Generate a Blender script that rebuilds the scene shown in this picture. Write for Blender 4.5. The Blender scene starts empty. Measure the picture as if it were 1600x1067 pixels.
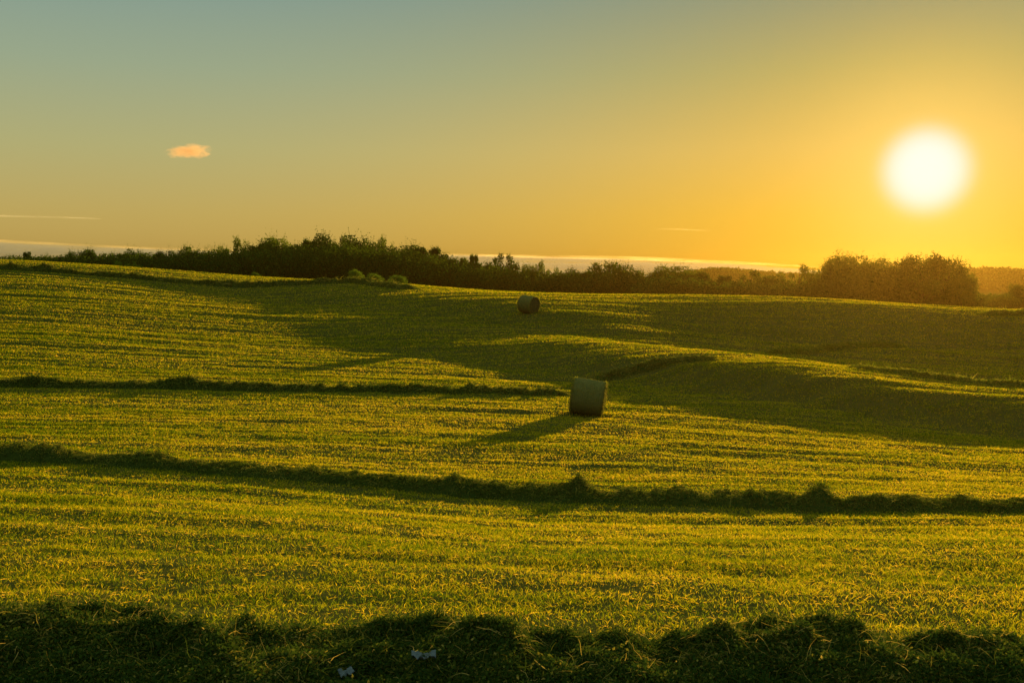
import bpy, math, random
import numpy as np
random.seed(7)
rng = np.random.default_rng(7)
SC = bpy.context.scene
COL = SC.collection

# ------------------------------------------------------------------ camera geometry
F = 1555.0                      # focal length in photo pixels (1600 wide), 35 mm lens
HOR = 432.0                     # true horizon row
PITCH = math.atan((533.5 - HOR) / F)
SUNPX = (1447.0, 266.0)
EXPO = 1.1
def ray(px, py):
    cx, cy = (px - 800) / F, (533.5 - py) / F
    # camera looks along +Y, pitched down
    y = math.cos(PITCH) + cy * math.sin(PITCH)
    z = -math.sin(PITCH) + cy * math.cos(PITCH)
    v = np.array([cx, y, z]); return v / np.linalg.norm(v)
def zat(py, d):                 # height seen at row py at forward distance d
    v = ray(800, py); return v[2] / v[1] * d
SUN = ray(*SUNPX)

# ------------------------------------------------------------------ noise
def _hash(i, j, seed):
    n = (i * 374761393 + j * 668265263 + seed * 1442695041) & 0xffffffff
    n = ((n ^ (n >> 13)) * 1274126177) & 0xffffffff
    n = n ^ (n >> 16)
    return (n & 0xffffff) / float(0xffffff)
def vnoise(x, y, seed=0):
    x = np.asarray(x, float); y = np.asarray(y, float)
    xi = np.floor(x); yi = np.floor(y); fx = x - xi; fy = y - yi
    fx = fx * fx * fx * (fx * (fx * 6 - 15) + 10); fy = fy * fy * fy * (fy * (fy * 6 - 15) + 10)
    xi = xi.astype(np.int64); yi = yi.astype(np.int64)
    a = _hash(xi, yi, seed); b = _hash(xi + 1, yi, seed); c = _hash(xi, yi + 1, seed); d = _hash(xi + 1, yi + 1, seed)
    return (a + (b - a) * fx) * (1 - fy) + (c + (d - c) * fx) * fy
def fbm(x, y, oct=4, seed=0):
    x = np.asarray(x, float); y = np.asarray(y, float); s = 0; a = 1; t = 0
    for o in range(oct):
        s = s + a * vnoise(x * 2 ** o + 17.3 * o, y * 2 ** o - 9.1 * o, seed + o); t += a; a *= .5
    return s / t * 2 - 1        # about -1..1

# ------------------------------------------------------------------ terrain
# rows of control features in each picture column: (forward distance, photo row) or (distance, 'z', height)
CPX = [-1000, 0, 400, 600, 800, 1200, 1600, 2600]
def P(d, py): return (d, zat(py, d))
TAB = [
 [(-10, -1.7)] * 8,
 [(0, -1.95)] * 8,
 [(7.2, -2.42), P(7.2, 955), P(7.2, 958), P(7.2, 959), P(7.2, 961), P(7.2, 965), P(7.2, 968), (7.2, -2.6)],
 [(21, -3.5), P(20, 718), P(18.7, 745), P(18.1, 762), P(17.5, 779), P(16.7, 790), P(16, 797), (15, -3.8)],
 [(31, -4.0), P(30, 650), P(30, 655), P(30, 657), P(30, 660), P(27, 696), P(25, 727), (22, -4.9)],
 [(39, -4.1), P(38, 607), P(39, 611), P(39.5, 612), P(40, 614), P(36, 641), P(31, 693), (27, -5.2)],
 [(60, -3.6), P(57, 532), P(64, 530), P(57, 553), P(50, 582), P(38.5, 628), P(32.5, 685), (28.5, -5.3)],
 [(84, -1.8), P(80, 474), P(80, 492), P(66, 519), P(57, 545), P(41.5, 579), P(35.5, 631), (31, -4.6)],
 [(104, -.2), P(98, 440), P(90, 477), P(72, 503), P(64, 521), P(47, 558.5), P(40, 609), (34, -4.4)],
 [(114, .6), P(108, 428), P(100, 466), P(80, 489), P(69, 510), (54, -4.75), (50, -6.1), (44, -6.2)],
 [(127, 1.5), P(120, 417), P(112, 446), P(95, 461), P(80, 473), P(64, 541), P(60, 576), (54, -6.0)],
 [(146, 3.0), P(138, 406), P(134, 431.5), P(118, 442), P(104, 456), P(86, 465), P(80, 487), (80, -3.4)],
 [(165, 2.2), (160, 1.2), (158, -1.0), (142, -1.7), (126, -2.6), (108, -3.6), (104, -4.2), (104, -4.6)],
 [(200, 0.0), (190, -2.0), (190, -4.0), (185, -4.8), (180, -5.5), (180, -6.0), (180, -6.5), (180, -6.5)],
 [(420, -6)] * 8, [(2500, -6)] * 8,
]
ROWD = np.array([[c[0] for c in r] for r in TAB], float)
ROWZ = np.array([[c[1] for c in r] for r in TAB], float)
CP = np.array(CPX, float)
def pchip_slopes(x, y):         # along axis 0
    h = np.diff(x, axis=0); dl = np.diff(y, axis=0) / h
    m = np.zeros_like(y)
    a = dl[:-1]; b = dl[1:]; w1 = 2 * h[1:] + h[:-1]; w2 = h[1:] + 2 * h[:-1]
    ok = a * b > 0
    hm = np.where(ok, (w1 + w2) / (w1 / np.where(ok, a, 1) + w2 / np.where(ok, b, 1)), 0)
    avg = (a * h[1:] + b * h[:-1]) / (h[1:] + h[:-1])
    m[1:-1] = np.where(ok, hm, 0) * .5 + np.where(ok, avg, avg * .35) * .5
    m[0] = dl[0]; m[-1] = dl[-1]
    return m
_cd = pchip_slopes(np.repeat(CP[:, None], len(TAB), 1), ROWD.T).T
_cz = pchip_slopes(np.repeat(CP[:, None], len(TAB), 1), ROWZ.T).T
def herm(t, h, y0, y1, m0, m1):
    t2 = t * t; t3 = t2 * t
    return (2*t3-3*t2+1)*y0 + (t3-2*t2+t)*h*m0 + (-2*t3+3*t2)*y1 + (t3-t2)*h*m1
def base_h(x, y):
    x = np.atleast_1d(np.asarray(x, float)); y = np.atleast_1d(np.asarray(y, float))
    out = np.empty(x.shape)
    for s in range(0, x.size, 150000):
        xx = x[s:s+150000]; yy = y[s:s+150000]
        px = np.clip(800 + F * xx / np.maximum(yy, 4.0), -999, 2599)
        k = np.clip(np.searchsorted(CP, px) - 1, 0, len(CP) - 2)
        h = CP[k+1] - CP[k]; t = (px - CP[k]) / h
        D = herm(t, h, ROWD[:, k], ROWD[:, k+1], _cd[:, k], _cd[:, k+1])
        Z = herm(t, h, ROWZ[:, k], ROWZ[:, k+1], _cz[:, k], _cz[:, k+1])
        M = pchip_slopes(D, Z)
        d = np.clip(yy, D[0] + .01, D[-1] - .01)
        r = np.clip((D < d).sum(0) - 1, 0, D.shape[0] - 2); i = np.arange(xx.size)
        H = D[r+1, i] - D[r, i]; tt = (d - D[r, i]) / H
        out[s:s+150000] = herm(tt, H, Z[r, i], Z[r+1, i], M[r, i], M[r+1, i])
    return out
def rowcoord(x, y):             # coordinate running across the mown swaths
    return y + .11 * x + 1.6 * fbm(x * .03, y * .03, 2, 91)
def detail(x, y):
    r = np.hypot(x, y)
    s = rowcoord(x, y)
    amp = .25 + .75 * vnoise(x * .06 + 3, s * .16, 5)
    fade = np.clip((r - 3) / 10, .3, 1)
    sw = fbm(x * .05, s * .55, 3, 11) * .085 * amp      # long streaks along the swaths
    sw2 = fbm(x * .16, s * 1.5, 4, 31) * .060
    tr = -np.exp(-((np.mod(s, 6.1) - 1.5) / .16) ** 2) * .05 * vnoise(x * .1, s * .3, 44) - np.exp(-((np.mod(s, 6.1) - 3.4) / .16) ** 2) * .05 * vnoise(x * .1, s * .3, 45)
    bump = fbm(x * .9, y * .9, 3, 51) * .03
    big = fbm(x * .035, y * .045, 2, 71) * .12 * np.clip((r - 20) / 30, 0, 1)
    far = np.clip((175 - r) / 50, 0, 1)
    grow = np.clip(r / 38, .8, 2.3)
    return ((sw * grow + sw2 + tr) * fade + bump + big) * far
def H(x, y):
    x = np.asarray(x, float); y = np.asarray(y, float)
    return base_h(x, y) + detail(x, y)
def H1(x, y): return float(H([x], [y])[0])
def at(px, d): return (px - 800) / F * d, d
def sight(px, py, back=0.0):    # forward distance where the sight line through (px, py) first meets the bare ground
    d = np.arange(5, 160, .1); z = base_h((px - 800) / F * d, d)
    v = ray(px, py); hit = np.where(z >= d * v[2] / v[1])[0]
    return (float(d[hit[0]]) if len(hit) else 100.0) + back

# ------------------------------------------------------------------ mesh helpers
def mesh_np(name, V, faces, n, attrs=None, smooth=False, mat=None, matidx=None):
    me = bpy.data.meshes.new(name)
    V = np.asarray(V, np.float32); faces = np.asarray(faces, np.int32)
    me.vertices.add(len(V)); me.vertices.foreach_set('co', V.ravel())
    nf = len(faces)
    me.loops.add(nf * n); me.loops.foreach_set('vertex_index', faces.ravel())
    me.polygons.add(nf)
    me.polygons.foreach_set('loop_start', np.arange(0, nf * n, n, dtype=np.int32))
    me.polygons.foreach_set('loop_total', np.full(nf, n, np.int32))
    me.polygons.foreach_set('use_smooth', np.full(nf, smooth, bool))
    for k, a in (attrs or {}).items():
        at_ = me.attributes.new(k, 'FLOAT', 'POINT'); at_.data.foreach_set('value', np.asarray(a, np.float32))
    for m in (mat if isinstance(mat, (list, tuple)) else [mat]):
        if m: me.materials.append(m)
    if matidx is not None: me.polygons.foreach_set('material_index', np.asarray(matidx, np.int32))
    me.update(calc_edges=True)
    return me
def link(name, me, parent=None, **props):
    o = bpy.data.objects.new(name, me); COL.objects.link(o)
    if parent: o.parent = parent
    for k, v in props.items(): o[k] = v
    return o
class Acc:                       # quads + tint accumulator
    def __init__(s): s.V = []; s.Fq = []; s.T = []; s.M = []; s.n = 0
    def add(s, V, Fq, T, m=0):
        V = np.asarray(V, float).reshape(-1, 3); Fq = np.asarray(Fq).reshape(-1, 4)
        s.V.append(V); s.Fq.append(Fq + s.n); s.T.append(np.broadcast_to(T, (len(V),))); s.M.append(np.full(len(Fq), m)); s.n += len(V)
    def mesh(s, name, mat, smooth=False):
        return mesh_np(name, np.concatenate(s.V), np.concatenate(s.Fq), 4, {'tint': np.concatenate(s.T)}, smooth, mat, np.concatenate(s.M))
def unit(v): return v / np.maximum(np.linalg.norm(v, axis=-1, keepdims=True), 1e-9)
def ribbons(P0, dirs, length, width, segs, droop, wob=.3, r=None):
    """curved tapering strips; returns verts, quads, strip ids"""
    r = r or rng
    N = len(P0); pts = [P0]; d = dirs.copy(); p = P0.copy(); step = (length / segs)[:, None]
    for k in range(segs):
        d = unit(d + r.normal(0, wob, (N, 3)) + np.array([0, 0, -1]) * droop)
        p = p + d * step; pts.append(p)
    pts = np.stack(pts, 1)                                     # N, segs+1, 3
    side = unit(np.cross(dirs, r.normal(0, 1, (N, 3))))
    w = (width[:, None] * np.linspace(1, .35, segs + 1)[None])[..., None] * .5
    L = pts - side[:, None] * w; R = pts + side[:, None] * w
    V = np.stack([L, R], 2).reshape(N, -1, 3)
    f = np.array([[2*k, 2*k+1, 2*k+3, 2*k+2] for k in range(segs)])
    Fq = (f[None] + (np.arange(N) * 2 * (segs + 1))[:, None, None]).reshape(-1, 4)
    return V.reshape(-1, 3), Fq, 2 * (segs + 1)
def flakes(C, size, r=None, aspect=.6, up=0):
    """small leaf quads with random orientation"""
    r = r or rng
    N = len(C); a = unit(r.normal(0, 1, (N, 3)) + np.array([0, 0, up])); b = unit(np.cross(a, r.normal(0, 1, (N, 3))))
    s = np.broadcast_to(size, (N,))[:, None] * .5; t = s * aspect
    V = np.stack([C - a * s, C + b * t - a * s * .1, C + a * s, C - b * t - a * s * .1], 1)
    return V.reshape(-1, 3), np.arange(4 * N).reshape(-1, 4)
def tube(path, radii, n=7):
    path = np.asarray(path, float); N = len(path)
    tan = unit(np.gradient(path, axis=0)); ref = np.array([.13, .97, .2])
    V = []
    for k in range(N):
        a = unit(np.cross(tan[k], ref)); b = np.cross(tan[k], a)
        th = np.arange(n) * 2 * math.pi / n
        V.append(path[k] + radii[k] * (np.cos(th)[:, None] * a + np.sin(th)[:, None] * b))
    V = np.concatenate(V); Fq = []
    for k in range(N - 1):
        for j in range(n): Fq.append([k*n+j, k*n+(j+1)%n, (k+1)*n+(j+1)%n, (k+1)*n+j])
    return V, np.array(Fq)

# ------------------------------------------------------------------ materials
def lin(r, g, b):
    f = lambda c: (c/255/12.92) if c/255 <= .04045 else ((c/255+.055)/1.055)**2.4
    return (f(r), f(g), f(b), 1)
def newmat(name):
    m = bpy.data.materials.new(name); m.use_nodes = True; nt = m.node_tree; nt.nodes.clear()
    out = nt.nodes.new('ShaderNodeOutputMaterial'); return m, nt, out
def ramp(nt, fac, stops):
    r = nt.nodes.new('ShaderNodeValToRGB'); e = r.color_ramp.elements
    while len(e) > 1: e.remove(e[0])
    e[0].position = stops[0][0]; e[0].color = (*stops[0][1][:3], 1)
    for p, c in stops[1:]:
        q = e.new(p); q.color = (*c[:3], 1)
    nt.links.new(fac, r.inputs['Fac']); return r.outputs['Color']
def math_(nt, op, a, b=None, c=None, clamp=False):
    m = nt.nodes.new('ShaderNodeMath'); m.operation = op; m.use_clamp = clamp
    for i, v in enumerate((a, b, c)):
        if v is None: continue
        if isinstance(v, (int, float)): m.inputs[i].default_value = v
        else: nt.links.new(v, m.inputs[i])
    return m.outputs[0]
def mix_(nt, fac, a, b, mode='MIX'):
    m = nt.nodes.new('ShaderNodeMix'); m.data_type = 'RGBA'; m.blend_type = mode
    for sock, v in ((m.inputs[0], fac), (m.inputs[6], a), (m.inputs[7], b)):
        if isinstance(v, (int, float)): sock.default_value = v
        elif isinstance(v, tuple): sock.default_value = (*v[:3], 1)
        else: nt.links.new(v, sock)
    return m.outputs[2]
def noise_(nt, scale, detail=3, rough=.6, vec=None, scl=None):
    tc = nt.nodes.new('ShaderNodeTexCoord'); n = nt.nodes.new('ShaderNodeTexNoise')
    n.inputs['Scale'].default_value = scale; n.inputs['Detail'].default_value = detail; n.inputs['Roughness'].default_value = rough
    mp = nt.nodes.new('ShaderNodeMapping'); nt.links.new(tc.outputs['Object'], mp.inputs[0]); nt.links.new(mp.outputs[0], n.inputs['Vector'])
    if scl: mp.inputs['Scale'].default_value = scl
    return n.outputs['Fac']
def leafmat(name, stops, patch=None, trans=.5, tcol=(1.15, 1.05, .5), rough=.6, rnd=0):
    """thin leaf: diffuse + translucent, hue from the per-blade 'tint' attribute"""
    m, nt, out = newmat(name); L = nt.links
    a = nt.nodes.new('ShaderNodeAttribute'); a.attribute_name = 'tint'
    fac = a.outputs['Fac']
    if patch:
        n = noise_(nt, patch[0], 3, scl=patch[2] if len(patch) > 2 else None)
        fac = math_(nt, 'ADD', fac, math_(nt, 'MULTIPLY', math_(nt, 'SUBTRACT', n, .5), patch[1]), clamp=True)
    if rnd:
        oi = nt.nodes.new('ShaderNodeObjectInfo'); fac = math_(nt, 'ADD', fac, math_(nt, 'MULTIPLY', math_(nt, 'SUBTRACT', oi.outputs['Random'], .5), rnd), clamp=True)
    c = ramp(nt, fac, stops)
    d = nt.nodes.new('ShaderNodeBsdfDiffuse'); t = nt.nodes.new('ShaderNodeBsdfTranslucent'); mx = nt.nodes.new('ShaderNodeMixShader')
    L.new(c, d.inputs['Color']); L.new(mix_(nt, 1.0, c, tcol, 'MULTIPLY'), t.inputs['Color'])
    mx.inputs[0].default_value = trans; L.new(d.outputs[0], mx.inputs[1]); L.new(t.outputs[0], mx.inputs[2]); L.new(mx.outputs[0], out.inputs[0])
    return m
def plainmat(name, colfn, rough=.9, bump=0, bscale=20):
    m, nt, out = newmat(name); b = nt.nodes.new('ShaderNodeBsdfPrincipled'); b.inputs['Roughness'].default_value = rough
    b.inputs['Specular IOR Level'].default_value = 0.0
    nt.links.new(colfn(nt), b.inputs['Base Color']); nt.links.new(b.outputs[0], out.inputs[0])
    if bump:
        bp = nt.nodes.new('ShaderNodeBump'); bp.inputs['Strength'].default_value = bump; bp.inputs['Distance'].default_value = .03
        nt.links.new(noise_(nt, bscale, 5), bp.inputs['Height']); nt.links.new(bp.outputs[0], b.inputs['Normal'])
    return m
M_ground = plainmat('meadow_soil', lambda nt: mix_(nt, noise_(nt, .8, 5, .7, scl=(1, 3, 1)), (.030, .032, .006), (.085, .075, .014)), .95, .6, 9)
M_grass = leafmat('grass_blades', [(0, (.04, .085, .004)), (.3, (.14, .185, .006)), (.6, (.38, .32, .012)), (.85, (.56, .375, .022)), (1, (.62, .40, .08))], (.35, .8, (1, 3.2, 1)), .6, (1.2, 1.05, .35))
M_hay = leafmat('cut_grass', [(0, (.018, .038, .008)), (.5, (.050, .080, .012)), (.78, (.17, .15, .022)), (1, (.46, .31, .08))], (1.5, .6), .36)
M_hayfar = leafmat('wilted_grass', [(0, (.030, .050, .006)), (.5, (.085, .11, .014)), (1, (.30, .23, .045))], (.8, .7), .34)
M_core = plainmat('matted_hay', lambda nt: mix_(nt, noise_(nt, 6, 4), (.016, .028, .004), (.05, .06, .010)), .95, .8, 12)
M_corelit = plainmat('matted_hay_lit', lambda nt: mix_(nt, noise_(nt, 6, 4), (.035, .05, .006), (.09, .09, .012)), .95, .8, 12)  # brighter copy of M_core, sunlight put into the colour
M_haylit = leafmat('wilted_grass_lit', [(0, (.05, .08, .006)), (.5, (.14, .17, .014)), (1, (.36, .28, .05))], (.8, .7), .5)  # brighter copy of M_hayfar, its lit look painted into the stops
M_leaf = leafmat('tree_leaves', [(0, (.022, .045, .006)), (.6, (.06, .10, .010)), (1, (.14, .165, .016))], (.12, .5), .42, rnd=.8)
M_wood = leafmat('woodland_leaves', [(0, (.016, .032, .005)), (.6, (.042, .068, .008)), (1, (.085, .11, .012))], (.12, .6), .4)
M_leafy = leafmat('sunlit_shrub_leaves', [(0, (.05, .09, .010)), (.6, (.13, .19, .02)), (1, (.22, .25, .03))], (.4, .5), .5)
M_bark = plainmat('bark', lambda nt: mix_(nt, noise_(nt, 3, 4), (.03, .022, .014), (.07, .05, .03)), .9)

# ------------------------------------------------------------------ ground sheet
def build_ground():
    front = np.radians(np.arange(-42, 42.001, .14))
    back = np.radians(np.arange(45, 315.001, 3.0))
    az = np.concatenate([front, back]); na = len(az)
    rad = [.01, .1, .3, .5]
    while rad[-1] < 170: rad.append(rad[-1] * 1.0085 + .004)
    while rad[-1] < 820: rad.append(rad[-1] * 1.06)
    rad = np.array(rad); nr = len(rad)
    A, R = np.meshgrid(az, rad); X = (np.sin(A) * R).ravel(); Y = (np.cos(A) * R).ravel()
    Z = H(X, Y)
    V = np.stack([X, Y, Z], 1)
    i = np.arange(nr - 1)[:, None] * na; j = np.arange(na)[None]; j2 = (j + 1) % na
    Fq = np.stack([i + j, i + j2, i + na + j2, i + na + j], -1).reshape(-1, 4)
    me = mesh_np('ground', V, Fq, 4, None, True, M_ground)
    return link('ground', me, kind='structure', label='rolling mown hay meadow ground under low evening sun')
build_ground()

# ------------------------------------------------------------------ grass
def build_grass():
    bands = [(.4, 3.2, 1300), (3.2, 6.5, 2600), (6.5, 10, 2600), (10, 15, 2100), (15, 22, 1400), (22, 32, 850), (32, 46, 480), (46, 66, 260), (66, 90, 140), (90, 118, 80), (118, 146, 52)]
    Vs, Fs, Ts, n0 = [], [], [], 0
    for d0, d1, dens in bands:
        hw = .60
        area = hw * (d1 * d1 - d0 * d0) + 11 * (d1 - d0)
        N = int(area * dens)
        y = np.sqrt(rng.random(N) * (d1 * d1 - d0 * d0) + d0 * d0)
        x = (rng.random(N) * 2 - 1) * (hw * y + 5.5)
        s = rowcoord(x, y)
        cl = fbm(x * 2.2, y * 2.2, 3, 201)                       # clumping
        lane = fbm(x * .07, s * .8, 3, 211)
        keep = rng.random(N) < np.clip(.72 + .55 * cl + .35 * lane, .12, 1)
        x, y, s, cl, lane = (q[keep] for q in (x, y, s, cl, lane)); N = len(x)
        r = np.hypot(x, y)
        h = (.028 + .042 * rng.random(N) ** 1.6) * (1 + .45 * cl + .25 * lane) * np.clip(.9 + r / 160, 1, 1.4)
        tall = rng.random(N) < .003; h = np.where(tall, h * 2.1, h)
        w = np.maximum(.0055, .00058 * r) * (.6 + .8 * rng.random(N)); w = np.where(tall, w * .6, w)
        P0 = np.stack([x, y, H(x, y) - .006], 1)
        th = rng.random(N) * 2 * math.pi; lean = rng.random(N) ** .8 * .95
        flat = rng.random(N) < .07; lean = np.where(flat, 3.5, lean); h = np.where(flat, h * 1.7, h)
        d = np.stack([np.cos(th) * lean, np.sin(th) * lean, np.ones(N)], 1); d = unit(d)
        th2 = rng.random(N) * 2 * math.pi
        side = unit(np.cross(d, np.stack([np.cos(th2), np.sin(th2), np.zeros(N) + .2], 1))) * w[:, None] * .5
        bend = np.stack([np.cos(th), np.sin(th), -np.ones(N) * .5], 1) * (h * .25)[:, None]
        tip = P0 + d * h[:, None] + bend * .8; mid = P0 + d * (h * .55)[:, None]
        V = np.stack([P0 - side * .5, mid + side, tip, mid - side], 1).reshape(-1, 3)
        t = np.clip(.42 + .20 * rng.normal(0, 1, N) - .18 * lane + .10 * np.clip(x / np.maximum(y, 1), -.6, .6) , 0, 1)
        t = np.where(flat, .8 + .2 * rng.random(N), t)
        Vs.append(V); Fs.append(np.arange(4 * N).reshape(-1, 4) + n0); Ts.append(np.repeat(t, 4)); n0 += 4 * N
    me = mesh_np('grass', np.concatenate(Vs), np.concatenate(Fs), 4, {'tint': np.concatenate(Ts)}, False, M_grass)
    print('grass blades', n0 // 4)
    return link('grass', me, kind='stuff', label='short yellow-green mown grass covering the whole rolling field')
build_grass()

# ------------------------------------------------------------------ windrows
def windrow(label, pts, hw, hh, strand_d, leaf_d, slen, swid, leafs, seed, lumps=(), mats=None, res=.25, rgh=.45, hn=.36, group='windrows of cut hay across the field'):
    """pts: (photo column, forward distance) nodes of the swath's centre line"""
    r = np.random.default_rng(seed)
    xy = np.array([at(px, d) for px, d in pts])
    seg = np.hypot(*np.diff(xy, axis=0).T); L = np.concatenate([[0], np.cumsum(seg)]); Lt = L[-1]
    n = int(Lt / res) + 2; u = np.linspace(0, Lt, n)
    def path(u):
        return np.stack([np.interp(u, L, xy[:, 0]), np.interp(u, L, xy[:, 1])], 1)
    c = path(u)
    for _ in range(3): c[1:-1] = (c[:-2] + 2 * c[1:-1] + c[2:]) / 4
    c = np.stack([c[:, 0] + fbm(u * .5, u * 0, 3, seed) * hw * .22, c[:, 1] + fbm(u * .6, u * 0 + 9, 3, seed + 3) * hw * .22], 1)
    tan = unit(np.gradient(c, axis=0)); nor = np.stack([-tan[:, 1], tan[:, 0]], 1)
    hgt = hh * (.82 + hn * fbm(u * .35 / hw, u * 0 + 2, 3, seed + 7) + .22 * fbm(u * 1.6 / hw, u * 0 + 5, 3, seed + 17))
    cpx = 800 + F * c[:, 0] / c[:, 1]
    for lp, lw, la in lumps: hgt = hgt + la * np.exp(-((cpx - lp) / lw) ** 2)
    hgt = np.maximum(hgt, hh * .25)
    ends = np.clip(np.minimum(u, Lt - u) / (hw * 1.2), 0, 1) ** .6
    hgt = hgt * ends
    wid = hw * (.9 + .3 * fbm(u * .4 / hw, u * 0 + 8, 3, seed + 27))
    def surf(uu, v, drop=0.0):     # v in -1..1 across
        cx = np.interp(uu, u, c[:, 0]); cy = np.interp(uu, u, c[:, 1]); nx = np.interp(uu, u, nor[:, 0]); ny = np.interp(uu, u, nor[:, 1])
        w = np.interp(uu, u, wid); h = np.interp(uu, u, hgt)
        x = cx + nx * v * w; y = cy + ny * v * w
        prof = np.clip(1 - np.abs(v) ** 2.1, 0, 1) ** .9
        rough = 1 + rgh * (fbm(x * 1.5 / hw, y * 1.5 / hw, 4, seed + 37) + .9 * fbm(x * 4.2 / hw, y * 4.2 / hw, 2, seed + 39))
        z = base_h(x, y) + detail(x, y) + h * prof * rough - drop
        return np.stack([x, y, z], 1)
    nv = 15; vv = np.linspace(-1.08, 1.08, nv)
    U, Vv = np.meshgrid(u, vv, indexing='ij')
    G = surf(U.ravel(), Vv.ravel(), .02); G[:, 2] -= .05 * (np.abs(Vv.ravel()) > 1)
    i = np.arange(n - 1)[:, None] * nv; j = np.arange(nv - 1)[None]
    Fq = np.stack([i + j, i + j + 1, i + nv + j + 1, i + nv + j], -1).reshape(-1, 4)
    acc = Acc(); acc.add(G, Fq, .2, 0)
    area = Lt * hw * 2
    N = int(area * strand_d)
    uu = r.random(N) * Lt; v = np.clip(r.normal(0, .5, N), -1.15, 1.15)
    P0 = surf(uu, v); P0[:, 2] += r.normal(0, .018, N) * hh / .4
    d = unit(np.concatenate([r.normal(0, 1, (N, 2)), np.abs(r.normal(0, .35, (N, 1)))], 1))
    V, Fs, k = ribbons(P0, d, slen * (.4 + r.random(N)), swid * (.6 + .8 * r.random(N)), 4, .22, .28, r)
    t = np.clip(r.beta(1.6, 2.3, N) + .22 * (P0[:, 2] > np.interp(uu, u, hgt) * .7 + base_h(P0[:, 0], P0[:, 1])), 0, 1)  # strands near the crest tinted lighter, sunlight painted into them
    acc.add(V, Fs, np.repeat(t, k), 1)
    N = int(area * leaf_d)
    uu = r.random(N) * Lt; v = np.clip(r.normal(0, .52, N), -1.25, 1.25)
    C = surf(uu, v); C[:, 2] += np.abs(r.normal(0, .028, N)) * hh / .4
    V, Fs = flakes(C, leafs * (.5 + r.random(N)), r, .55)
    acc.add(V, Fs, np.repeat(np.clip(r.beta(1.7, 2.8, N), 0, 1), 4), 1)
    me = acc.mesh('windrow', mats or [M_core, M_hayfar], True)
    return link('windrow', me, label=label, category='windrow', group=group)
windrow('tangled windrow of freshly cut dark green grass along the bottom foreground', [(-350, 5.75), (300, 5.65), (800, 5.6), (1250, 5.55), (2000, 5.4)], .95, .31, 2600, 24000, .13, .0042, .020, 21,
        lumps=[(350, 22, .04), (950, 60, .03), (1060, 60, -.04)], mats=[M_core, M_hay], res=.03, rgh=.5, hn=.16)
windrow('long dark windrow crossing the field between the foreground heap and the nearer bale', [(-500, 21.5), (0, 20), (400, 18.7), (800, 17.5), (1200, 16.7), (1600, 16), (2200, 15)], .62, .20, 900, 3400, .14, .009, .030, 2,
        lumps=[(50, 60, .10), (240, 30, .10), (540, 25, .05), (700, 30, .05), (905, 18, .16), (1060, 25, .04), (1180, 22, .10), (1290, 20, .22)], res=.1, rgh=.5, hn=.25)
windrow('windrow running from the left edge of the picture to the nearer bale', [(-500, 37), (0, 38.3), (300, 39), (600, 39.6), (890, 39.5)], .60, .25, 320, 700, .3, .022, .07, 3,
        lumps=[(60, 25, .12), (280, 30, .1)], res=.16, rgh=.6)
windrow('windrow climbing the shaded bank behind and right of the nearer bale', [(px, sight(px, py)) for px, py in ((918, 601), (945, 593), (975, 584), (1030, 571), (1080, 563), (1120, 561))] , .7, .17, 260, 480, .28, .025, .07, 4, res=.16, rgh=.7)
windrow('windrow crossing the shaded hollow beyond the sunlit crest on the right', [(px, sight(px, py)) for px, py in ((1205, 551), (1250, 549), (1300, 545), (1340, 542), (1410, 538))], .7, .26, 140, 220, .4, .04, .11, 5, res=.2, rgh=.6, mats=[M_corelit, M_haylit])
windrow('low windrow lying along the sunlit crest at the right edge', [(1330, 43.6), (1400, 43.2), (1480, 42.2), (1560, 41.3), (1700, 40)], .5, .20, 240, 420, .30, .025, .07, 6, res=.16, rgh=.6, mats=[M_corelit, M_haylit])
windrow('uppermost windrow curving down the left hillside below the wood', [(-200, 122)] + [(px, sight(px, py)) for px, py in ((0, 420), (60, 424), (120, 428), (200, 434), (300, 444), (400, 449), (480, 445), (560, 442), (640, 441))], 1.1, .42, 60, 110, .6, .06, .17, 7,
        lumps=[(70, 12, .25), (20, 12, .2)], res=.3, rgh=.6)
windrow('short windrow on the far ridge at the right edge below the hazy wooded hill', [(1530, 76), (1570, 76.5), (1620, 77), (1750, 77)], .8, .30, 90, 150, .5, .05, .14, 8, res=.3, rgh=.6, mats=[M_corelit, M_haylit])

# ------------------------------------------------------------------ hay bales
def bale_mats():
    def wrap(nt):
        tc = nt.nodes.new('ShaderNodeTexCoord'); sp = nt.nodes.new('ShaderNodeSeparateXYZ'); nt.links.new(tc.outputs['Object'], sp.inputs[0])
        w = math_(nt, 'MULTIPLY_ADD', math_(nt, 'SINE', math_(nt, 'MULTIPLY', sp.outputs[0], 95.0)), .5, .5)
        base = mix_(nt, noise_(nt, 9, 5, .7, scl=(3, 1, 1)), (.050, .052, .013), (.16, .145, .040))
        return mix_(nt, math_(nt, 'MULTIPLY', w, .25), base, (.13, .14, .045))
    def end(nt):
        tc = nt.nodes.new('ShaderNodeTexCoord'); sp = nt.nodes.new('ShaderNodeSeparateXYZ'); nt.links.new(tc.outputs['Object'], sp.inputs[0])
        r = math_(nt, 'SQRT', math_(nt, 'ADD', math_(nt, 'POWER', sp.outputs[1], 2.0), math_(nt, 'POWER', sp.outputs[2], 2.0)))
        n = noise_(nt, 4, 3)
        w = math_(nt, 'MULTIPLY_ADD', math_(nt, 'SINE', math_(nt, 'ADD', math_(nt, 'MULTIPLY', r, 75.0), math_(nt, 'MULTIPLY', n, 9.0))), .5, .5)
        return mix_(nt, w, (.045, .04, .014), (.11, .09, .035))
    return plainmat('net_wrapped_hay', wrap, .8, .5, 30), plainmat('bale_end_hay', end, .95, .8, 30)
M_wrap, M_end = bale_mats()
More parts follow.
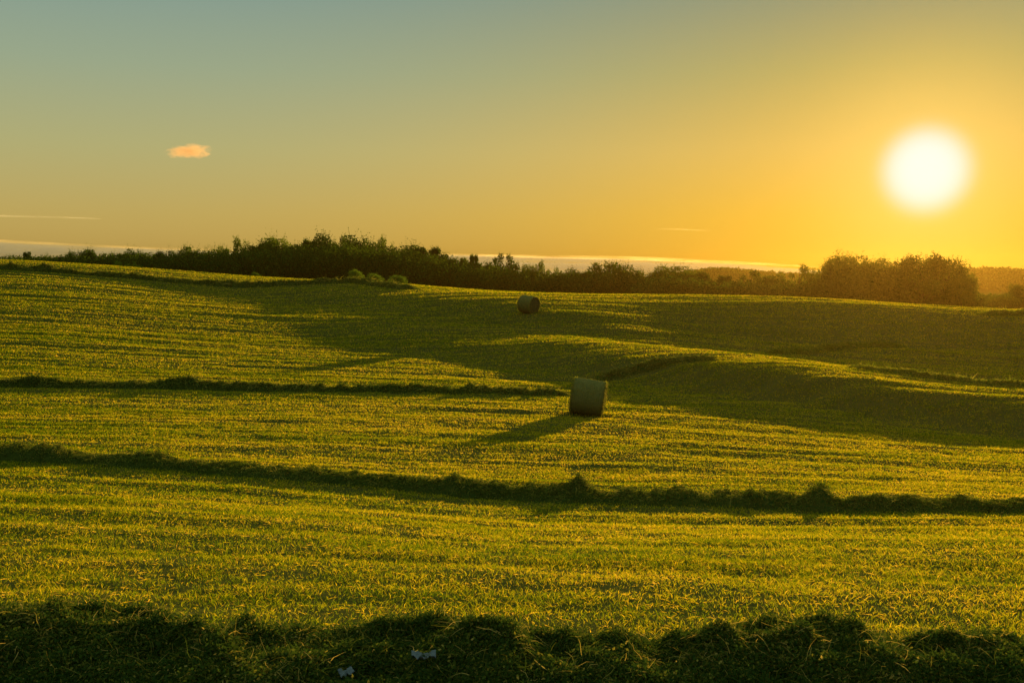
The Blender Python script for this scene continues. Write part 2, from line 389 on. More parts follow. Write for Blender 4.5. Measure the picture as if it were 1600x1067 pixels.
def make_bale(label, seed):
    r = np.random.default_rng(seed); R, Lh = .595, .53
    root = bpy.data.objects.new('hay_bale', None); COL.objects.link(root)
    root['label'] = label; root['category'] = 'hay bale'; root['group'] = 'round hay bales in the field'
    na, nx = 64, 22
    xs = np.linspace(-Lh, Lh, nx); prof = 1 - .035 * np.clip((np.abs(xs) / Lh - .90) / .10, 0, 1) ** 2
    V, Fq = [], []
    for i, x in enumerate(xs):
        for j in range(na):
            a = j * 2 * math.pi / na
            rr = R * prof[i] * (1 + .010 * math.sin(3 * a + seed) + float(fbm([x * 5 + 3], [a * 3 + 1], 3, seed)[0]) * .010 + .004 * math.sin(x * 60))
            z = math.sin(a) * rr; z = max(z, -R * .945)                      # settled underside
            V.append([x, math.cos(a) * rr, z])
    for i in range(nx - 1):
        for j in range(na): Fq.append([i*na+j, i*na+(j+1)%na, (i+1)*na+(j+1)%na, (i+1)*na+j])
    link('net_wrap', mesh_np('net_wrap', V, Fq, 4, None, True, M_wrap), root)
    V = np.array(V)
    for sgn in (-1, 1):
        rim = V[:na] if sgn < 0 else V[-na:]
        acc = Acc(); rings = [1, .9, .75, .6, .45, .3, .15, .02]; W = []
        for k, q in enumerate(rings):
            P_ = rim * np.array([1, q, q]); P_[:, 0] += sgn * (.03 * (1 - q) ** .5 + .018 * math.sin(k * 2.1)) + fbm(P_[:, 1] * 7, P_[:, 2] * 7, 3, seed + 5) * .015
            if k == 0: P_ = rim.copy()
            W.append(P_)
        W = np.concatenate(W); f = []
        for k in range(len(rings) - 1):
            for j in range(na):
                q = [k*na+j, k*na+(j+1)%na, (k+1)*na+(j+1)%na, (k+1)*na+j]; f.append(q if sgn > 0 else q[::-1])
        acc.add(W, f, .4, 0)
        N = 900; a = r.random(N) * 2 * math.pi; q = np.sqrt(r.random(N)) * .98
        C = np.stack([np.full(N, sgn * (Lh + .015)), np.cos(a) * q * R, np.sin(a) * q * R * .97], 1)
        d = unit(np.stack([np.full(N, sgn * .35) + r.normal(0, .2, N), -np.sin(a) + r.normal(0, .3, N), np.cos(a) + r.normal(0, .3, N)], 1))
        v, fs, kk = ribbons(C, d, .05 + .07 * r.random(N), np.full(N, .009), 2, .1, .2, r)
        acc.add(v, fs, np.repeat(.4 + .6 * r.random(N), kk), 1)
        link('end_face', acc.mesh('end_face', [M_end, M_hayfar], False), root)
    N = 1500; a = r.random(N) * 2 * math.pi; x = np.clip(r.normal(0, 1, N), -1, 1); x = np.sign(x) * (Lh - .12 * r.random(N) ** 2)
    C = np.stack([x, np.cos(a) * R * .97, np.maximum(np.sin(a) * R * .97, -R * .94)], 1)
    d = unit(np.stack([np.sign(x) * .6, np.cos(a), np.sin(a)], 1) + r.normal(0, .5, (N, 3)))
    acc = Acc(); v, fs, kk = ribbons(C, d, .03 + .06 * r.random(N), np.full(N, .012), 2, .15, .3, r); acc.add(v, fs, np.repeat(.5 + .5 * r.random(N), kk), 0)
    N = 1600; a = r.random(N) * 2 * math.pi; x = r.uniform(-Lh, Lh, N) * .98
    C = np.stack([x, np.cos(a) * R * 1.002, np.maximum(np.sin(a) * R * 1.002, -R * .94)], 1)
    d = unit(np.stack([r.normal(0, .6, N), -np.sin(a), np.cos(a)], 1) + r.normal(0, .15, (N, 3)))
    v, fs, kk = ribbons(C, d, .04 + .10 * r.random(N), np.full(N, .010), 2, .0, .12, r); acc.add(v, fs, np.repeat(.2 + .8 * r.random(N), kk), 0)
    link('loose_straw', acc.mesh('loose_straw', [M_haylit], False), root)
    return root
def place_bale(b, px, d, heading, roll):
    x, y = at(px, d); ca, sa = math.cos(heading), math.sin(heading)
    z = H1(x, y)
    b.location = (x, y, z + .54 * b.scale[0]); b.rotation_euler = (0, roll, heading)
b1 = make_bale('nearer round hay bale, seen side-on and leaning right, in the dip at centre', 3)
place_bale(b1, 920, 33.0, math.radians(-9), math.radians(8))
b2 = make_bale('farther round hay bale with its dark end facing right, high on the shaded slope', 8)
b2.scale = (1.1, 1.1, 1.1)
place_bale(b2, 826, sight(826, 488), math.radians(-40), math.radians(7))

# ------------------------------------------------------------------ scraps in the foreground swath
def scrap(label, px, d, w, h, rz, seed):
    r = np.random.default_rng(seed); n = 13
    x, y = at(px, d); m, nt, out = newmat('thin_pale_film')
    b = nt.nodes.new('ShaderNodeBsdfPrincipled'); b.inputs['Base Color'].default_value = (.065, .082, .088, 1); b.inputs['Roughness'].default_value = .35
    nt.links.new(b.outputs[0], out.inputs[0])
    U, V_ = np.meshgrid(np.linspace(-1, 1, n), np.linspace(-1, 1, n), indexing='ij'); U = U.ravel(); V_ = V_.ravel()
    waist = .35 + .65 * np.abs(U) ** .8 + .12 * fbm(U * 3, U * 0, 2, seed)
    P_ = np.stack([U * w / 2, V_ * waist * h / 2, .024 * fbm(U * 4, V_ * 4, 3, seed) + .015 * np.abs(U) + V_ * waist * h * .33], 1)
    c, s = math.cos(rz), math.sin(rz); P_ = np.stack([P_[:, 0]*c - P_[:, 1]*s, P_[:, 0]*s + P_[:, 1]*c, P_[:, 2]], 1)
    i = np.arange(n - 1)[:, None] * n; j = np.arange(n - 1)[None]
    Fq = np.stack([i + j, i + j + 1, i + n + j + 1, i + n + j], -1).reshape(-1, 4)
    me = mesh_np('film_scrap', np.vstack([P_, P_ - [0, 0, .0015]]), np.vstack([Fq, Fq[:, ::-1] + n * n]), 4, None, True, m)
    return link('film_scrap', me, label=label, category='scrap', group='pale scraps in the foreground hay')
def drop_on(o, px, py):
    # stand the scrap on the foreground swath where the sight line meets it
    v = ray(px, py); dg = bpy.context.evaluated_depsgraph_get()
    hit, loc, nrm, idx, ob, mt = SC.ray_cast(dg, (0, 0, 0), tuple(v))
    o.location = loc; o.location.z += .005
s1 = scrap('pale bow-shaped scrap in the foreground hay right of the smaller one', 660, 5.2, .13, .04, .1, 4)
s2 = scrap('small crumpled pale scrap at the bottom edge of the foreground hay', 540, 5.0, .08, .045, .7, 9)
for o in (s1, s2): o.hide_viewport = True
bpy.context.view_layer.update()
L1, L2 = (662, 1026), (541, 1053)
for o, l in ((s1, L1), (s2, L2)): drop_on(o, *l)
for o in (s1, s2): o.hide_viewport = False

# ------------------------------------------------------------------ trees
def crown_mesh(kind, seed):
    """unit tree: height 1, crown width about 1; returns (trunk mesh, crown mesh)"""
    r = np.random.default_rng(seed); lobes = []; K = dict(round=34, oval=30, airy=19, spiky=44, bush=22, spread=36)[kind]
    for k in range(K):
        a = r.random() * 2 * math.pi
        if kind == 'round': h = .28 + .66 * r.random(); rad = .47 * math.sqrt(max(0, 1 - ((h - .55) / .48) ** 2)); lr = .13 + .07 * r.random()
        elif kind == 'oval': h = .2 + .75 * r.random(); rad = .38 * math.sqrt(max(0, 1 - ((h - .52) / .5) ** 2)); lr = .11 + .06 * r.random()
        elif kind == 'airy': h = .34 + .62 * r.random(); rad = .46 * math.sqrt(max(0, 1 - ((h - .64) / .36) ** 2)); lr = .07 + .05 * r.random()
        elif kind == 'spiky': h = .12 + .82 * r.random() ** .8; rad = .42 * (1.02 - h) ** .55; lr = .06 + .08 * (1 - h)
        elif kind == 'bush': h = .1 + .75 * r.random(); rad = .48 * math.sqrt(max(0, 1 - (h) ** 2)); lr = .16 + .08 * r.random()
        else: h = .40 + .52 * r.random(); rad = .50 * math.sqrt(max(0, 1 - ((h - .55) / .42) ** 2)); lr = .09 + .06 * r.random()
        q = rad * math.sqrt(.25 + .75 * r.random())
        lobes.append((math.cos(a) * q, math.sin(a) * q, h, lr))
    acc = Acc()
    for (x, y, z, lr) in lobes:
        N = int(5200 * lr * dict(airy=.26, spread=.26).get(kind, .38)) + 20
        v = unit(r.normal(0, 1, (N, 3))) * (lr * (.35 + .75 * r.random((N, 1)) ** .6)) * np.array([1.05, 1.05, .85])
        C = np.array([x, y, z]) + v; C[:, 2] = np.clip(C[:, 2], .01, 1.02)
        V, Fs = flakes(C, .022 + .026 * r.random(N), r, .65)
        acc.add(V, Fs, np.repeat(np.clip(.45 + .25 * r.normal(0, 1, N) + (r.random() - .5) * .5, 0, 1), 4), 0)
        # twigs poking out past the lobe
        N = 9; d = unit(r.normal(0, 1, (N, 3)) + [0, 0, .7]); C0 = np.array([x, y, z]) + d * lr * .8
        V, Fs, kk = ribbons(C0, d, lr * (.3 + .5 * r.random(N)), np.full(N, .008), 2, 0, .2, r); acc.add(V, Fs, .2, 0)
        for m in range(3):
            V, Fs = flakes(C0 + d * lr * (.2 + .25 * m) + r.normal(0, .012, (N, 3)), .03, r, .6); acc.add(V, Fs, .5, 0)
    crown = acc.mesh('crown', [M_leaf])
    acc = Acc(); lean = r.normal(0, .02, 2)
    top = .85 if kind != 'bush' else .5
    hs = np.linspace(-.06, top, 9)
    path = np.stack([lean[0] * hs * 3 + .01 * np.sin(hs * 9), lean[1] * hs * 3, hs], 1)
    V, Fs = tube(path, np.linspace(.035, .006, 9)); acc.add(V, Fs, .3, 0)
    for (x, y, z, lr) in lobes[::2]:
        h0 = max(.08, z - .28); b = np.array([np.interp(h0, hs, path[:, 0]), np.interp(h0, hs, path[:, 1]), h0]); e = np.array([x, y, z])
        mid = (b + e) / 2 + [0, 0, -.03]
        V, Fs = tube([b, (b + mid) / 2 + [0, 0, -.008], mid, (mid + e) / 2, e], [.013, .011, .008, .006, .003], 5); acc.add(V, Fs, .3, 0)
    trunk = acc.mesh('trunk', [M_bark], True)
    return trunk, crown
PROTO = {}
for k, cnt in (('round', 4), ('oval', 3), ('airy', 3), ('spiky', 3), ('bush', 2), ('spread', 2)):
    PROTO[k] = [crown_mesh(k, 100 + 13 * i + len(k) * 7) for i in range(cnt)]
def tree(name, kind, var, px, top, wpx, d, label, cat, group=None, mat=None, low=None):
    x, y = at(px, d); z0 = float(base_h([x], [y])[0])
    if low is not None: z0 = zat(low, d)
    z1 = zat(top, d); h = z1 - z0; w = wpx / F * d
    root = bpy.data.objects.new(name, None); COL.objects.link(root)
    root.location = (x, y, z0); root.rotation_euler = (0, 0, random.random() * 6.28); root.scale = (w, w, h)
    root['label'] = label; root['category'] = cat
    if group: root['group'] = group
    tr, cr = PROTO[kind][var % len(PROTO[kind])]
    link('trunk', tr, root); c = link('crown', cr, root)
    if mat:
        me = cr.copy(); me.materials[0] = mat; c.data = me
    return root
G = 'trees standing along the edge of the field'
TREES = [
 # px, top row, width px, distance, kind, variant, label
 (20, 400, 26, 190, 'bush', 0, 'low dark scrub tree at the left edge where the ridge meets the grey cloud'),
 (45, 393, 22, 190, 'spiky', 0, 'small cone-shaped tree near the left edge of the ridge'),
 (76, 398, 24, 190, 'bush', 1, 'low bushy tree just right of the small cone-shaped tree'),
 (97, 400, 22, 188, 'spiky', 1, 'low pointed tree second right of the small cone-shaped tree'),
 (120, 395, 28, 188, 'round', 0, 'small round tree left of the twin-domed pair on the left ridge'),
 (146, 392, 30, 190, 'round', 1, 'dome-shaped tree on the left ridge, highest of the low left row'),
 (172, 397, 24, 190, 'oval', 0, 'low oval tree just right of the dome-shaped tree on the left ridge'),
 (194, 395, 30, 192, 'spiky', 2, 'pointed tree behind the sunlit shrubs on the left ridge'),
 (217, 391, 36, 192, 'round', 2, 'broad round tree above the sunlit shrubs on the left ridge'),
 (248, 395, 34, 194, 'oval', 1, 'oval tree right of the broad round tree above the sunlit shrubs'),
 (275, 394, 28, 196, 'round', 3, 'small round tree midway between the sunlit shrubs and the ragged tall tree'),
 (300, 388, 38, 196, 'oval', 2, 'rounded tree topping the cloud band left of the ragged tall tree'),
 (336, 391, 40, 198, 'round', 0, 'dark round tree directly left of the ragged tall tree'),
 (369, 374, 42, 200, 'airy', 0, 'ragged open-crowned tree standing alone above the left of the wood'),
 (402, 382, 44, 202, 'spiky', 0, 'pointed leafy tree just right of the ragged open-crowned tree'),
 (436, 375, 56, 204, 'round', 1, 'broad domed tree on the left shoulder of the main wood'),
 (466, 384, 40, 204, 'oval', 1, 'round-topped tree in the notch right of the broad domed tree'),
 (486, 373, 40, 206, 'spiky', 2, 'tree with a needle-like tip left of the highest top of the wood'),
 (512, 368, 42, 208, 'oval', 0, 'highest tree of the main wood'),
 (535, 370, 36, 206, 'airy', 1, 'small-headed open tree just right of the highest tree of the wood'),
 (570, 371, 56, 206, 'round', 2, 'wide flat-domed tree right of the centre of the main wood'),
 (605, 374, 36, 204, 'airy', 2, 'open see-through tree at the right shoulder of the main wood'),
 (636, 386, 42, 204, 'round', 3, 'lower round tree in the dip between the wood and its right block'),
 (657, 384, 42, 200, 'spiky', 1, 'left one of two spiky trees in the right block of the wood'),
 (682, 386, 40, 198, 'spiky', 2, 'right one of two spiky trees in the right block of the wood'),
 (702, 400, 34, 196, 'oval', 2, 'rounded tree where the right block of the wood steps down'),
 (724, 402, 24, 194, 'spiky', 0, 'slim pointed tree left of the tallest young conifer'),
 (741, 397, 26, 192, 'spiky', 2, 'tallest young conifer above the farther bale to its left'),
 (764, 410, 30, 192, 'bush', 0, 'low bush tree between the young conifer and the spreading open tree'),
 (786, 398, 46, 190, 'airy', 1, 'spreading tree with a ragged open right side above the farther bale'),
 (826, 415, 30, 188, 'oval', 0, 'small rounded tree straight above the farther bale'),
 (853, 410, 32, 188, 'airy', 0, 'thin feathery tree just right of the farther bale'),
 (892, 419, 42, 186, 'bush', 1, 'wide low tree between the feathery tree and the flat-topped one'),
 (918, 422, 30, 186, 'spiky', 1, 'low pointed tree left of the flat-topped tree under the cloud'),
 (952, 409, 62, 184, 'spread', 0, 'flat-topped spreading tree under the middle of the cloud bank'),
 (990, 424, 34, 184, 'round', 0, 'low tree right of the flat-topped spreading tree'),
 (1018, 427, 30, 184, 'bush', 0, 'lowest tree in the sky gap right of the flat-topped spreading tree'),
 (1053, 418, 60, 182, 'round', 3, 'broad low-domed tree left of the first far wooded rise'),
 (1092, 427, 40, 180, 'oval', 1, 'low tree in front of the left end of the first far wooded rise'),
 (1132, 430, 40, 178, 'spiky', 0, 'pointed olive tree in front of the first far wooded rise'),
 (1172, 425, 40, 178, 'airy', 2, 'twiggy tree right of the first far wooded rise'),
 (1206, 433, 36, 176, 'round', 1, 'low tree just left of the open twiggy pair by the sun side'),
 (1246, 416, 48, 174, 'airy', 0, 'open twiggy tree left of the big sun-side clump'),
 (1275, 432, 32, 172, 'bush', 1, 'low bush tree in the gap before the big sun-side clump'),
 (1299, 405, 46, 166, 'airy', 1, 'ragged left tree of the big clump under the sun'),
 (1328, 402, 66, 168, 'round', 0, 'tall dense round tree in the left half of the clump under the sun'),
 (1368, 406, 66, 166, 'round', 2, 'dense dark tree in the middle of the clump under the sun'),
 (1403, 409, 44, 164, 'oval', 0, 'narrow tree at the dip in the clump under the sun'),
 (1436, 398, 76, 160, 'spread', 0, 'tallest tree straight under the sun, sky glinting through its crown'),
 (1468, 407, 74, 162, 'spread', 1, 'wide arching tree on the right of the clump under the sun'),
 (1503, 430, 40, 158, 'oval', 2, 'lower tree ending the right side of the clump under the sun'),
 (1566, 458, 44, 150, 'bush', 0, 'low bush in front of the hazy wooded hill at the right edge'),
 (1602, 446, 44, 156, 'round', 1, 'round tree cut by the right edge before the hazy hill'),
]
for i, (px, top, w, d, kind, var, lab) in enumerate(TREES):
    tree('conifer' if kind == 'spiky' else 'broadleaf_tree', kind, var, px, top, w * (1.6 if kind == 'spiky' else 1.3), d, lab, 'tree', G)
SHR = [(186, 407, 16, 168, 'yellow-green shrub, leftmost of three on the left ridge'), (202, 411, 14, 166, 'small yellow-green shrub in the middle of three on the left ridge'),
       (216, 410, 15, 166, 'yellow-green shrub, rightmost of three on the left ridge'),
       (556, 421, 24, 130, 'rounded green bush above the far end of the uppermost windrow'), (585, 427, 26, 128, 'middle bush of the green trio at the end of the uppermost windrow'),
       (622, 430, 28, 126, 'low spreading bush right of the green trio below the wood'), (401, 425, 14, 146, 'tiny pale shrub at the field edge under the main wood')]
for i, (px, top, w, d, lab) in enumerate(SHR):
    tree('shrub', 'bush', i, px, top, w, d, lab, 'shrub', 'shrubs along the ridge', M_leafy)

# ------------------------------------------------------------------ woodland masses
def wood(label, prof, d0, d1, K, name='woodland', lobe=(1.0, 2.6), leaf=(.25, .5), dens=1.0, mat=None, seed=5, base=None):
    """prof: (photo column, top row); fills the band between d0 and d1 with foliage clumps"""
    r = np.random.default_rng(seed); acc = Acc(); pp = np.array(prof, float)
    for k in range(K):
        px = r.uniform(pp[0, 0], pp[-1, 0]); d = r.uniform(d0, d1); top = np.interp(px, pp[:, 0], pp[:, 1]) + 6 * r.random()
        x, y = at(px, d); zg = float(base_h([x], [y])[0]) if base is None else base
        lr = r.uniform(*lobe); zt = zat(top, d) - lr * .8; z = zg + (zt - zg) * (1 - r.random() ** 1.6) if zt > zg else zg
        N = int(70 * dens * lr)
        v = unit(r.normal(0, 1, (N, 3))) * lr * (.4 + .7 * r.random((N, 1)) ** .6) * [1.15, 1.15, .9]
        V, Fs = flakes(np.array([x, y, z]) + v, r.uniform(leaf[0], leaf[1], N), r, .7)
        acc.add(V, Fs, np.repeat(np.clip(.45 + .2 * r.normal(0, 1, N) + (r.random() - .5) * .6, 0, 1), 4))
    return link(name, acc.mesh(name, [mat or M_wood]), kind='stuff', label=label)
wood('dense dark undergrowth and tree mass of the main wood along the ridge',
     [(-120, 402), (0, 401), (30, 398), (90, 400), (140, 397), (200, 396), (300, 394), (350, 394), (380, 388), (430, 384), (500, 378), (590, 379), (620, 386), (690, 394), (710, 408), (780, 412), (830, 422), (920, 426), (960, 422), (1010, 432)], 176, 212, 2600)
wood('olive undergrowth mass between the wood and the clump under the sun',
     [(1000, 434), (1050, 428), (1100, 436), (1200, 440), (1270, 440), (1300, 420), (1340, 413), (1400, 420), (1415, 440), (1480, 440), (1510, 456), (1520, 458), (1620, 458), (1800, 452)], 158, 186, 1700, seed=6)
# ------------------------------------------------------------------ distant wooded hills
def hill(prof, d, depth, label, seed):
    pp = np.array(prof, float); n = 90; m = 16
    px = np.linspace(pp[0, 0], pp[-1, 0], n); top = np.interp(px, pp[:, 0], pp[:, 1])
    V = []
    for j in range(m):
        t = j / (m - 1); dd = d + depth * t
        s = math.sin(math.pi * min(1, t * 1.0)) ** .8
        for i in range(n):
            x = (px[i] - 800) / F * (d + depth * .5); zt = zat(top[i] + 1.6, d + depth * .5)
            z = -6.2 + (zt + 6.2) * s
            V.append([x, dd, z])
    i = np.arange(m - 1)[:, None] * n; j = np.arange(n - 1)[None]
    Fq = np.stack([i + j, i + j + 1, i + n + j + 1, i + n + j], -1).reshape(-1, 4)
    V = np.array(V)
    link('hill', mesh_np('hill', V, Fq, 4, None, True, M_ground), kind='structure', label=label)
    r = np.random.default_rng(seed); acc = Acc(); VV = V.reshape(m, n, 3)
    for k in range(1500):
        a = r.uniform(0, m * .62); b = r.uniform(0, n - 1.01); ia, ib = int(a), int(b)
        p = VV[ia, ib] * (1 - (a - ia)) + VV[ia + 1, ib] * (a - ia); p = p + (VV[ia, ib + 1] - VV[ia, ib]) * (b - ib)
        lr = r.uniform(1.6, 3.6) * d / 450; N = 60
        v = unit(r.normal(0, 1, (N, 3))) * lr * (.5 + .5 * r.random((N, 1))) * [1.3, 1.3, .8]
        V2, Fs = flakes(p + [0, 0, lr * .2] + v, r.uniform(.9, 1.5, N) * d / 450, r, .8); acc.add(V2, Fs, np.repeat(np.clip(.5 + .3 * r.normal(0, 1, N), 0, 1), 4))
    link('distant_wood', acc.mesh('distant_wood', [M_wood]), kind='stuff', label='hazy trees covering the ' + label)
hill([(1040, 440), (1080, 430), (1112, 425), (1150, 427), (1200, 432), (1240, 434), (1290, 436)], 420, 160, 'first far wooded rise under the cloud bank', 3)
hill([(1440, 432), (1500, 427), (1530, 424), (1560, 424), (1590, 428), (1640, 431), (1720, 436), (1900, 440)], 380, 170, 'hazy wooded hill at the right edge', 4)

# ------------------------------------------------------------------ clouds
def cloud(label, pts, d, thick_y, dens, col, g, seed, name='cloud', amp=.3, fine=(60, 18), nscale=(.002, .002, .02), nlo=.25, soft=False):
    """closed puffy body; pts: (photo column, top row, bottom row) along its length"""
    pp = np.array(pts, float); n, m = fine; V = []
    px = np.linspace(pp[0, 0], pp[-1, 0], n); top = np.interp(px, pp[:, 0], pp[:, 1]); bot = np.interp(px, pp[:, 0], pp[:, 2])
    for i in range(n):
        zt, zb = zat(top[i], d), zat(bot[i], d); c = (zt + zb) / 2; hz = (zt - zb) / 2; x = (px[i] - 800) / F * d
        e = min(1, math.sqrt(max(0, 1 - (2 * i / (n - 1) - 1) ** 8)) + .02)
        for j in range(m):
            a = j * 2 * math.pi / m
            k = 1 + amp * float(fbm([i / n * 9], [math.cos(a) * 1.2 + math.sin(a) * .9 + 3], 3, seed)[0])
            V.append([x, d + math.cos(a) * thick_y / 2 * e * k, c + math.sin(a) * hz * e * k])
    f = []
    for i in range(n - 1):
        for j in range(m): f.append([i*m+j, i*m+(j+1)%m, (i+1)*m+(j+1)%m, (i+1)*m+j])
    a0 = len(V); V.append(list(np.mean(V[:m], 0))); V.append(list(np.mean(V[(n-1)*m:n*m], 0)))
    me = bpy.data.meshes.new(name)
    fl = [tuple(q) for q in f] + [(a0, (j+1) % m, j) for j in range(m)] + [(a0+1, (n-1)*m+j, (n-1)*m+(j+1) % m) for j in range(m)]
    me.from_pydata([tuple(v) for v in V], [], fl); me.update()
    for p in me.polygons: p.use_smooth = True
    mt, nt, out = newmat('cloud_vapour')
    v = nt.nodes.new('ShaderNodeVolumePrincipled'); v.inputs['Color'].default_value = (*col, 1); v.inputs['Density'].default_value = dens; v.inputs['Anisotropy'].default_value = g
    nz = noise_(nt, 1.0, 4, .6, scl=nscale)
    k = nt.nodes.new('ShaderNodeMapRange'); nt.links.new(nz, k.inputs[0]); k.inputs[1].default_value = nlo; k.inputs[2].default_value = .68
    dn = math_(nt, 'MULTIPLY', k.outputs[0], dens * 1.6)
    if soft:
        tc = nt.nodes.new('ShaderNodeTexCoord'); vm = nt.nodes.new('ShaderNodeVectorMath'); vm.operation = 'MULTIPLY_ADD'
        nt.links.new(tc.outputs['Generated'], vm.inputs[0]); vm.inputs[1].default_value = (2, 2, 2); vm.inputs[2].default_value = (-1, -1, -1)
        ln = nt.nodes.new('ShaderNodeVectorMath'); ln.operation = 'LENGTH'; nt.links.new(vm.outputs[0], ln.inputs[0])
        dn = math_(nt, 'MULTIPLY', dn, math_(nt, 'SUBTRACT', 1.0, math_(nt, 'ADD', ln.outputs['Value'], math_(nt, 'MULTIPLY', math_(nt, 'SUBTRACT', nz, .5), 3.2)), clamp=True)); dn = math_(nt, 'MULTIPLY', dn, 3.0)
    nt.links.new(dn, v.inputs['Density'])
    nt.links.new(v.outputs[0], out.inputs['Volume']); me.materials.append(mt)
    return link(name, me, label=label, category='cloud')
cloud('small lone orange cloud floating in the clear sky at upper left', [(262, 238, 240), (272, 230, 247), (290, 227, 248), (303, 224, 248), (318, 226, 248), (332, 226, 244), (340, 232, 238)], 4000, 60, .016, (.86, .52, .24), .4, 3, amp=.35, fine=(120, 24), nscale=(.022, .03, .05), nlo=.25, soft=True)
cloud('long low grey cloud bank with a bright upper rim along the horizon', [(-900, 330, 440), (0, 378, 440), (100, 383, 440), (330, 392, 440), (700, 398, 440), (1000, 404, 440), (1180, 411, 440), (1280, 417, 435), (1300, 424, 430)], 9000, 300, .0045, (.40, .41, .38), .3, 5, amp=.05, fine=(160, 18))
cloud('bright sunlit upper rim of the grey cloud bank, added as a separate strip', [(-900, 326, 331), (0, 374.5, 379), (100, 380, 384), (220, 386, 390), (330, 389, 393.5), (700, 396, 400), (850, 399, 404), (1000, 401, 407), (1180, 409, 415), (1280, 415, 420)], 8500, 200, .0011, (1, .74, .36), .6, 15, amp=.6, fine=(240, 18), nlo=.32)  # lit edge of the same bank, added as its own thin bright body
cloud('thin streak of cloud high above the left end of the cloud bank', [(-200, 333, 336), (0, 336, 339), (90, 338, 341), (165, 341, 343)], 8000, 60, .003, (1, .85, .6), .6, 7, amp=.2)
cloud('faint short streak of cloud left of the sun', [(1020, 357, 358.5), (1060, 357.5, 359.5), (1112, 360, 361.5)], 8000, 60, .0008, (1, .8, .45), .6, 8, amp=.2, nlo=.4)

# ------------------------------------------------------------------ haze
hz = bpy.data.meshes.new('haze'); X = 850; z0, z1 = -9.5, 16
vs = [(a, b, c) for a in (-X, X) for b in (-X, X) for c in (z0, z1)]
hz.from_pydata(vs, [], [(0, 1, 3, 2), (4, 6, 7, 5), (0, 4, 5, 1), (2, 3, 7, 6), (0, 2, 6, 4), (1, 5, 7, 3)]); hz.update()
mt, nt, out = newmat('evening_haze'); v = nt.nodes.new('ShaderNodeVolumePrincipled')
v.inputs['Color'].default_value = (.095, .052, .007, 1); v.inputs['Density'].default_value = .0005; v.inputs['Anisotropy'].default_value = .8
nt.links.new(v.outputs[0], out.inputs['Volume']); hz.materials.append(mt)
link('haze', hz, kind='stuff', label='thin golden evening haze over the field')

# ------------------------------------------------------------------ sky
W = bpy.data.worlds.new('World'); SC.world = W; W.use_nodes = True; nt = W.node_tree; nt.nodes.clear(); L = nt.links
tc = nt.nodes.new('ShaderNodeTexCoord'); sep = nt.nodes.new('ShaderNodeSeparateXYZ'); L.new(tc.outputs['Generated'], sep.inputs[0])
z = sep.outputs[2]
def el(py): v = ray(800, py); return v[2]
zz = math_(nt, 'MULTIPLY_ADD', z, .5, .5)            # -1..1 -> 0..1
def st(py, c): return (.5 + .5 * el(py), lin(*c))
farc = ramp(nt, zz, [(0, lin(60, 60, 50)), (.49, lin(190, 150, 80)), st(425, (206, 168, 84)), st(340, (197, 173, 98)), st(240, (179, 176, 121)), st(120, (154, 169, 140)), st(0, (133, 158, 147)), (.70, lin(150, 188, 176)), (1, lin(172, 200, 190))])
nearc = ramp(nt, zz, [(0, lin(60, 60, 50)), (.49, lin(230, 165, 40)), st(425, (240, 180, 30)), st(340, (243, 189, 50)), st(240, (230, 189, 86)), st(120, (188, 172, 92)), st(0, (150, 150, 108)), (.70, lin(150, 182, 155)), (1, lin(172, 200, 190))])
dt = nt.nodes.new('ShaderNodeVectorMath'); dt.operation = 'DOT_PRODUCT'; L.new(tc.outputs['Generated'], dt.inputs[0]); dt.inputs[1].default_value = tuple(SUN)
ang = math_(nt, 'DEGREES', math_(nt, 'ARCCOSINE', math_(nt, 'MINIMUM', dt.outputs['Value'], .999999)))
ang = math_(nt, 'MULTIPLY', math_(nt, 'ARCCOSINE', math_(nt, 'MINIMUM', dt.outputs['Value'], .9999999)), 180 / math.pi)
def gauss(w, p=2): return math_(nt, 'EXPONENT', math_(nt, 'MULTIPLY', math_(nt, 'POWER', math_(nt, 'DIVIDE', ang, w), p), -1.0))
c = mix_(nt, gauss(24, 1.9), farc, nearc)
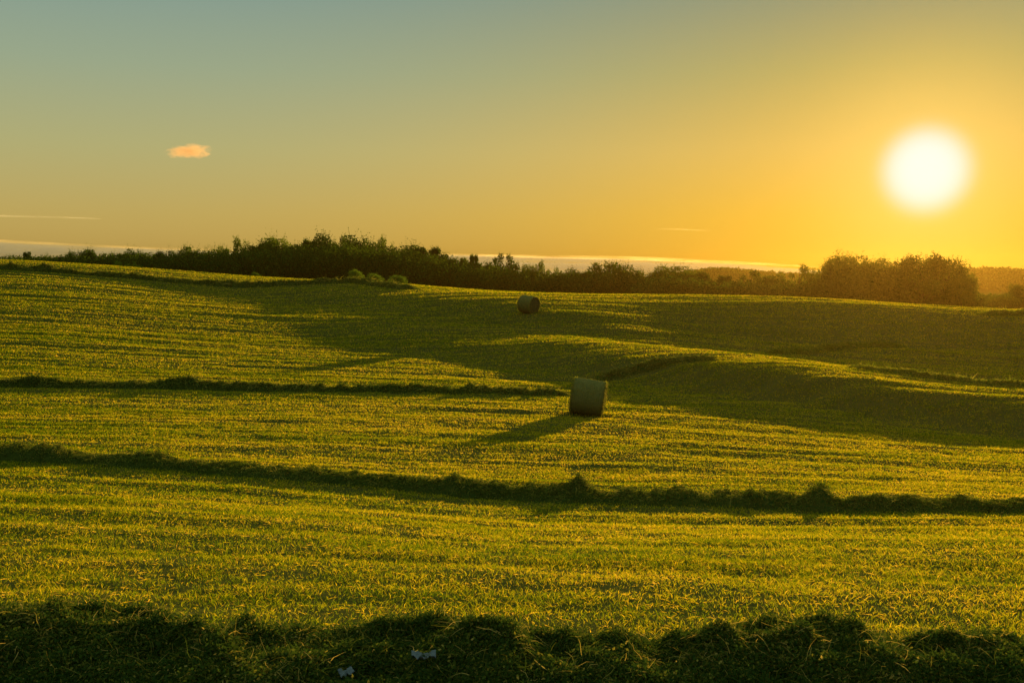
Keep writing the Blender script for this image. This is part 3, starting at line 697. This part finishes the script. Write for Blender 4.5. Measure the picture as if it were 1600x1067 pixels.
c = mix_(nt, math_(nt, 'MULTIPLY', gauss(4.6, 1.7), .85), c, lin(254, 214, 112))
c = mix_(nt, gauss(2.1, 4.5), c, (1.0, .97, .90))
sky = nt.nodes.new('ShaderNodeTexSky'); sky.sky_type = 'NISHITA'; sky.sun_disc = False
elev = math.asin(SUN[2]); azi = math.atan2(SUN[0], SUN[1])
sky.sun_elevation = elev; sky.sun_rotation = azi; sky.dust_density = 2.0
bg1 = nt.nodes.new('ShaderNodeBackground'); bg2 = nt.nodes.new('ShaderNodeBackground'); add = nt.nodes.new('ShaderNodeAddShader'); wo = nt.nodes.new('ShaderNodeOutputWorld')
L.new(sky.outputs[0], bg1.inputs[0]); bg1.inputs[1].default_value = .0003
L.new(c, bg2.inputs[0]); bg2.inputs[1].default_value = 1.0 / 2 ** EXPO
L.new(bg1.outputs[0], add.inputs[0]); L.new(bg2.outputs[0], add.inputs[1]); L.new(add.outputs[0], wo.inputs[0])

sl = bpy.data.lights.new('sun', 'SUN'); sl.energy = 5; sl.angle = math.radians(.6); sl.color = (1, .74, .36)
so = bpy.data.objects.new('sun', sl); COL.objects.link(so)
from mathutils import Vector
so.rotation_euler = Vector(SUN).to_track_quat('Z', 'Y').to_euler(); so.location = (40, 100, 30)

# ------------------------------------------------------------------ camera and render settings
cam = bpy.data.cameras.new('camera'); cam.sensor_width = 36; cam.lens = 36 * F / 1600; cam.clip_start = .05; cam.clip_end = 30000
co = bpy.data.objects.new('camera', cam); COL.objects.link(co); co.rotation_euler = (math.pi / 2 - PITCH, 0, 0); SC.camera = co
SC.view_settings.view_transform = 'Standard'; SC.view_settings.look = 'None'; SC.view_settings.exposure = EXPO; SC.view_settings.gamma = 1
cy = SC.cycles
cy.use_denoising = True; cy.denoiser = 'OPENIMAGEDENOISE'; cy.denoising_input_passes = 'RGB_ALBEDO_NORMAL'; cy.denoising_prefilter = 'ACCURATE'
cy.max_bounces = 6; cy.diffuse_bounces = 2; cy.transmission_bounces = 3; cy.volume_bounces = 2; cy.transparent_max_bounces = 8
cy.sample_clamp_indirect = 4
